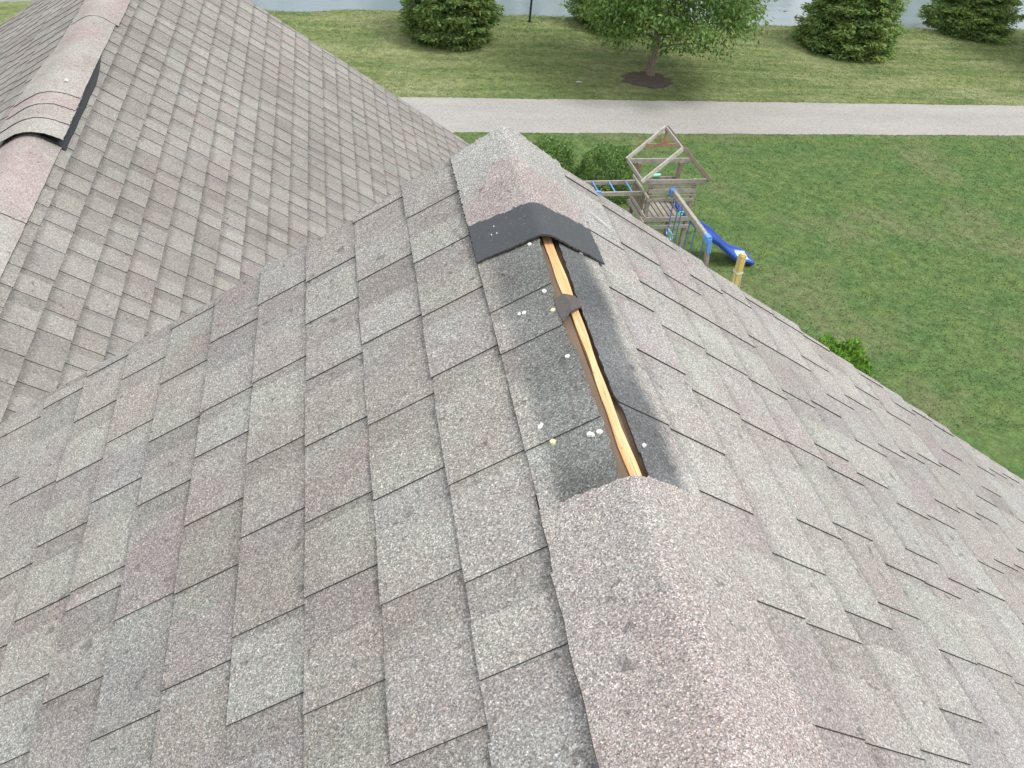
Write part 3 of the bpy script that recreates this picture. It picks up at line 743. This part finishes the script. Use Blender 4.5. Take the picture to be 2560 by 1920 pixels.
# ------------------------------------------------------------------ vegetation
def leaf_mat(name, dark, light, trans=.25):
    k = N(name, .6, .25)
    c = k.mix(1.0, k.attr(), k.mix(k.ramp(k.noise(1.6, 3), [(.35, 0), (.65, 1)]), dark, light), 'MULTIPLY')
    k.out(c)
    tr = k.n.new("ShaderNodeBsdfTranslucent"); k.l.new(c, tr.inputs["Color"])
    ms = k.n.new("ShaderNodeMixShader"); ms.inputs[0].default_value = trans
    outn = k.n["Material Output"]
    k.l.new(k.b.outputs[0], ms.inputs[1]); k.l.new(tr.outputs[0], ms.inputs[2]); k.l.new(ms.outputs[0], outn.inputs["Surface"])
    return k.mat
def leaves(name, pos, dirs, length, width, mat, parent, vary=.25, bend=.25, face=None):
    """one mesh of many leaf quads folded along the rib: pos, dirs (unit, tip direction) are (n,3)"""
    n = len(pos); rnd = R.normal(size=(n, 3))
    if face is not None: rnd = face + .55 * rnd
    side = np.cross(dirs, rnd); side /= np.linalg.norm(side, axis=1)[:, None] + 1e-9
    nor = np.cross(side, dirs)
    l = (length * R.uniform(.7, 1.3, n))[:, None]; w = (width * R.uniform(.7, 1.3, n))[:, None]
    a = pos; b = pos + dirs * l * .5 + side * w * .5 + nor * w * bend; c = pos + dirs * l; d = pos + dirs * l * .5 - side * w * .5 + nor * w * bend
    V = np.stack([a, b, c, d], 1).reshape(-1, 3)
    me = bpy.data.meshes.new(name)
    me.vertices.add(n * 4); me.vertices.foreach_set("co", V.astype(np.float32).ravel())
    me.loops.add(n * 4); me.loops.foreach_set("vertex_index", np.arange(n * 4, dtype=np.int32))
    me.polygons.add(n); me.polygons.foreach_set("loop_start", np.arange(0, n * 4, 4, dtype=np.int32)); me.polygons.foreach_set("loop_total", np.full(n, 4, dtype=np.int32))
    me.update(calc_edges=True); me.materials.append(mat)
    col = np.ones((n, 4), dtype=np.float32); v = np.clip(R.normal(1, vary, n), .45, 1.7); h = R.normal(0, .08, n)
    col[:, 0] = v * (1 + h); col[:, 1] = v; col[:, 2] = v * (1 - h)
    at = me.attributes.new("tint", 'FLOAT_COLOR', 'CORNER'); at.data.foreach_set("color", np.repeat(col, 4, axis=0).ravel())
    o = bpy.data.objects.new(name, me); COL.objects.link(o); o.parent = parent; return o
def unit(v): return v / (np.linalg.norm(v, axis=-1, keepdims=True) + 1e-9)
k = N("bark", .9, .1); bk = k.noise(9, 4, .65, k.map((3, 3, .6))); k.bump(bk, .7, .02); M_BARK = k.out(k.mix(k.ramp(bk, [(.3, 0), (.7, 1)]), (.12, .095, .075), (.27, .22, .18)))
M_LEAF = leaf_mat("pear_leaf", (.15, .255, .072), (.22, .33, .10), .5)
M_NEED = leaf_mat("spruce_needles", (.18, .29, .10), (.33, .43, .14), .55)
M_NEED2 = leaf_mat("juniper_foliage", (.175, .28, .096), (.285, .38, .125), .55)
M_BOX = leaf_mat("boxwood_leaf", (.19, .32, .105), (.26, .39, .13), .5)
M_LIME = leaf_mat("lime_leaf", (.13, .28, .04), (.22, .40, .06), .4)

def deciduous(loc, lab, rad, h, zlow, nclus, seed, group):
    global R
    R = np.random.default_rng(seed); rr = random.Random(seed)
    t = empty("tree", loc); tag(t, lab, "tree", group)
    # loc is the foot of the trunk
    mb = MB(); mb.tube([(0, 0, -.2), (.02, 0, .05), (.0, .02, .5), (.03, .0, 1.3), (-.02, .05, 2.6), (.05, 0, 4.2), (0, 0, h * .85)], [.22, .175, .14, .13, .10, .06, .015], 10)
    cl = []
    zc = zlow + rad * .75
    for i in range(nclus):
        a = rr.uniform(0, 2 * math.pi); f = rr.uniform(0, 1); z = zlow + (h - zlow) * f ** 1.15
        prof = math.sin(math.pi * min(1, (.20 + .8 * f))) ** .75
        rmax = rad * prof * rr.uniform(.82, 1.08); q = rmax * math.sqrt(rr.uniform(.10, 1))
        cl.append((math.cos(a) * q, math.sin(a) * q, z + (rad - q) * .10))
    for i in range(16):
        a = i * 2.4; z0 = 1.0 + .22 * i; q = rad * rr.uniform(.6, .9) * (1 - .03 * i); ze_ = z0 + q * rr.uniform(.05, .45)
        mb.tube([(0, 0, z0), (math.cos(a) * q * .4, math.sin(a) * q * .4, z0 + (ze_ - z0) * .6), (math.cos(a) * q, math.sin(a) * q, ze_)], [.042, .028, .008], 6)
    mb.build("trunk", M_BARK, t, smooth=True)
    P = []; Dd = []
    for c in cl:
        m = rr.randint(120, 200); s = rr.uniform(.24, .46)
        p = R.normal(0, 1, (m, 3)) * np.array([s, s, s * .62]) + np.array(c); P.append(p)
        d = R.normal(0, .6, (m, 3)) + np.array([c[0], c[1], 0]) / (rad) * .6 + np.array([0, 0, -.45]); Dd.append(unit(d))
    P = np.concatenate(P); Dd = np.concatenate(Dd); ok = P[:, 2] > np.where(P[:, 1] < -.2, 1.40, .75)
    fc = np.stack([P[:, 0] * .5 / rad, P[:, 1] * .5 / rad, np.full(len(P), .7)], 1)
    leaves("crown", P[ok], Dd[ok], .15, .075, M_LEAF, t, .3, .25, fc[ok])
    return t
def conifer(name, loc, lab, rad, h, seed, mat, dens=1.0, rounded=False, group=None):
    global R
    R = np.random.default_rng(seed); rr = random.Random(seed)
    t = empty(name, loc); tag(t, lab, "conifer", group)
    mb = MB(); mb.tube([(0, 0, -.2), (0, 0, .4), (0, 0, h * .6), (0, 0, h * .97)], [.16, .13, .07, .012], 9)
    P = []; D = []
    z = .10
    while z < h * .97:
        f = z / h
        if rounded: rm = rad * (min(1, .74 + z * .42)) * (1 - max(0, f - .25) / .76) ** .75
        else: rm = rad * (min(1, .86 + z * .22)) * (1 - f) ** .82
        nb = max(5, int((9 + 13 * rm / rad) * dens))
        off = rr.uniform(0, 6.28)
        for b in range(nb):
            a = off + 2 * math.pi * b / nb + rr.gauss(0, .12); L = rm * rr.uniform(.80, 1.10)
            droop = rr.uniform(.05, .22); tipup = rr.uniform(.0, .14)
            m = int((40 + 120 * (L / 2)) * dens)
            s = R.uniform(.18, 1, m) ** .62
            wid = .20 * L * (1.08 - s) + .06
            off_t = R.normal(0, 1, m) * wid; off_z = R.normal(0, .045, m)
            ca, sa = math.cos(a), math.sin(a)
            x = ca * L * s - sa * off_t; y = sa * L * s + ca * off_t
            zz = z - droop * L * s + tipup * L * s ** 3 - np.abs(off_t) * .25 + off_z
            P.append(np.stack([x, y, zz], 1))
            dv = np.stack([ca - sa * off_t * 2.0 / (wid + .05), sa + ca * off_t * 2.0 / (wid + .05), np.full(m, -.25)], 1) + R.normal(0, .35, (m, 3)); D.append(unit(dv))
        z += (.20 + .10 * f) * rr.uniform(.8, 1.2)
        if z < 3.2 and rr.random() < .7:
            a = rr.uniform(0, 6.28); mb.tube([(0, 0, z), (math.cos(a) * rm * .8, math.sin(a) * rm * .8, z - .08 * rm)], [.03, .008], 5)
    mb.build("trunk", M_BARK, t, smooth=True)
    P = np.concatenate(P); D = np.concatenate(D); P[:, 2] = np.maximum(P[:, 2], .03)
    fc = np.stack([P[:, 0] * .45 / rad, P[:, 1] * .45 / rad, np.full(len(P), .9)], 1)
    leaves("crown", P, D, .17, .06, mat, t, .3, .1, fc)
    return t
def shrub(name, loc, lab, rx, ry, h, n, mat, seed, leaf=(.06, .04), lump=.10, boxy=2.6, group=None):
    global R
    R = np.random.default_rng(seed)
    t = empty(name, loc); tag(t, lab, "shrub", group)
    d = unit(R.normal(size=(n, 3))); d[:, 2] = np.abs(d[:, 2]) * 1.0
    q = (np.abs(d[:, 0]) ** boxy + np.abs(d[:, 1]) ** boxy + np.abs(d[:, 2]) ** boxy) ** (-1 / boxy)
    lum = 1 + lump * (np.sin(d[:, 0] * 7 + seed) * np.sin(d[:, 1] * 6 + 1) + .6 * np.sin(d[:, 2] * 11 + d[:, 0] * 9))
    rr = (q * lum * R.uniform(.55, 1.03, n) ** .35)[:, None]
    P = d * rr * np.array([rx, ry, h]); P[:, 2] = np.maximum(P[:, 2], .02)
    D = unit(d + R.normal(0, .55, (n, 3)) + np.array([0, 0, .2]))
    leaves("foliage", P, D, leaf[0], leaf[1], mat, t, .36, .25, d * .8 + np.array([0, 0, .5]))
    mb = MB()
    for i in range(9):
        a = i * .7; mb.tube([(0, 0, -.05), (math.cos(a) * rx * .3, math.sin(a) * ry * .3, h * .35), (math.cos(a) * rx * .6, math.sin(a) * ry * .6, h * .75)], [.022, .015, .006], 5)
    mb.build("stem", M_BARK, t)
    return t
G = "conifers along the pond bank"
conifer("conifer", (3.75, 30.15, gz(3.75, 30.15)), "rounded bushy conifer between the roof peak and the dark pole", 1.62, 6.2, 21, M_NEED2, 1.25, True, G)
conifer("conifer", (19.1, 30.6, gz(19.1, 30.6)), "spruce with drooping bright tipped boughs right of the leafy tree", 2.05, 7.5, 22, M_NEED, 1.1, False, G)
conifer("conifer", (25.8, 33.0, gz(25.8, 32.3)), "smaller dark spruce at the water edge near the right of the photo", 2.0, 6.5, 23, M_NEED, 1.05, False, G)
conifer("conifer", (10.3, 32.2, gz(10.3, 32.2)), "dark conifer half hidden behind the leafy tree", 1.75, 6.0, 24, M_NEED, 1.0, True, G)
TG = "leafy trees on the far lawn"
deciduous((10.12, 26.75, gz(10.12, 26.75)), "leafy tree with a bare trunk rising from the round mulch bed", 3.05, 7.6, 1.2, 235, 31, TG)
deciduous((28.9, 28.9, gz(28.9, 28.9)), "leafy tree at the right edge, only its hanging branch tips in view", 3.4, 7.4, 1.0, 150, 32, TG)
k = N("bark_mulch", .95, .1); M_MULCH = k.out(k.mix(k.noise(16, 4, .75), (.06, .048, .042), (.17, .135, .115)))
mb = MB(); n = 48
rim = [(9.97 + (.84 + .09 * math.sin(i * 1.3) + R.normal(0, .025)) * math.cos(2 * math.pi * i / n), 26.5 + (.70 + R.normal(0, .04)) * math.sin(2 * math.pi * i / n)) for i in range(n)]
for ringf, ringg, h0, h1 in ((1, .7, .012, .07), (.7, .3, .07, .10), (.3, .0, .10, .11)):
    for i in range(n):
        a, b = rim[i], rim[(i + 1) % n]
        def q(p, f, h): x = 9.97 + (p[0] - 9.97) * f; y = 26.5 + (p[1] - 26.5) * f; return (x, y, gz(x, y) + h)
        if ringg > 0: mb.face([q(a, ringf, h0), q(b, ringf, h0), q(b, ringg, h1), q(a, ringg, h1)])
        else: mb.face([q(a, ringf, h0), q(b, ringf, h0), q(a, 0, h1)])
mulch = mb.build("mulch_bed", M_MULCH, smooth=True); mulch["kind"] = "structure"
SG = "clipped shrubs behind the ridge end"
shrub("boxwood_shrub", (5.05, 19.2, 0), "clipped green shrub half hidden by the end of the ridge", .68, .68, 1.15, 9000, M_BOX, 41, group=SG)
shrub("boxwood_shrub", (6.55, 18.75, 0), "rounder clipped green shrub beside the monkey bars", .74, .72, 1.2, 10000, M_BOX, 42, group=SG)
shrub("lime_shrub", (8.86, 10.25, 0), "bright lime green shrub peeping over the roof edge", .74, .66, 1.26, 5000, M_LIME, 43, (.075, .055), .08, 2.3)
# short blades standing out of the lawn, as far as the photo shows it
R = np.random.default_rng(77)
nb = 260000
bx = R.uniform(-4, 38, nb); by = R.uniform(9, 33.2, nb)
okb = (by > 22.25 + .014 * (bx - 3.07)) & (by < 24.69 + .0115 * (bx - 1.74))
okb = ~okb & ~((np.hypot(bx - 9.97, (by - 26.5) * 1.15)) < .9) & (bx > (by - 20) * -.1 + 1.0 - (by > 25) * 6)
bx = bx[okb]; by = by[okb]
bz = np.array([gz(x, y) for x, y in zip(bx, by)])
bd = unit(np.stack([R.normal(0, .8, len(bx)), R.normal(0, .8, len(bx)), np.full(len(bx), .62)], 1))
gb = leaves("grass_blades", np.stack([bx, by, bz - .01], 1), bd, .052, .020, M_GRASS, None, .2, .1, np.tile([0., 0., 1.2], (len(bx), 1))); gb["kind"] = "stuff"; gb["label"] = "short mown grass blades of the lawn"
# trees on the far shore: out of the frame, they show only as reflections in the pond
R = np.random.default_rng(5)
P = []
for x in list(np.arange(-40, 90, 6.5)):
    if R.random() < .35: continue
    h = R.uniform(7, 12); m = 420; s = R.uniform(2.2, 3.4)
    p = R.normal(0, 1, (m, 3)) * np.array([s * .55, s * .5, h * .25]) + np.array([x + R.normal(0, 1.5), 63 + R.normal(0, 2), h * .55]); P.append(p)
P = np.concatenate(P); P = P[P[:, 2] > .6]
fw = leaves("far_shore_wood", P, unit(R.normal(size=P.shape)), .9, .7, M_NEED, None, .3); fw["kind"] = "stuff"; fw["label"] = "row of trees on the far shore mirrored in the pond"
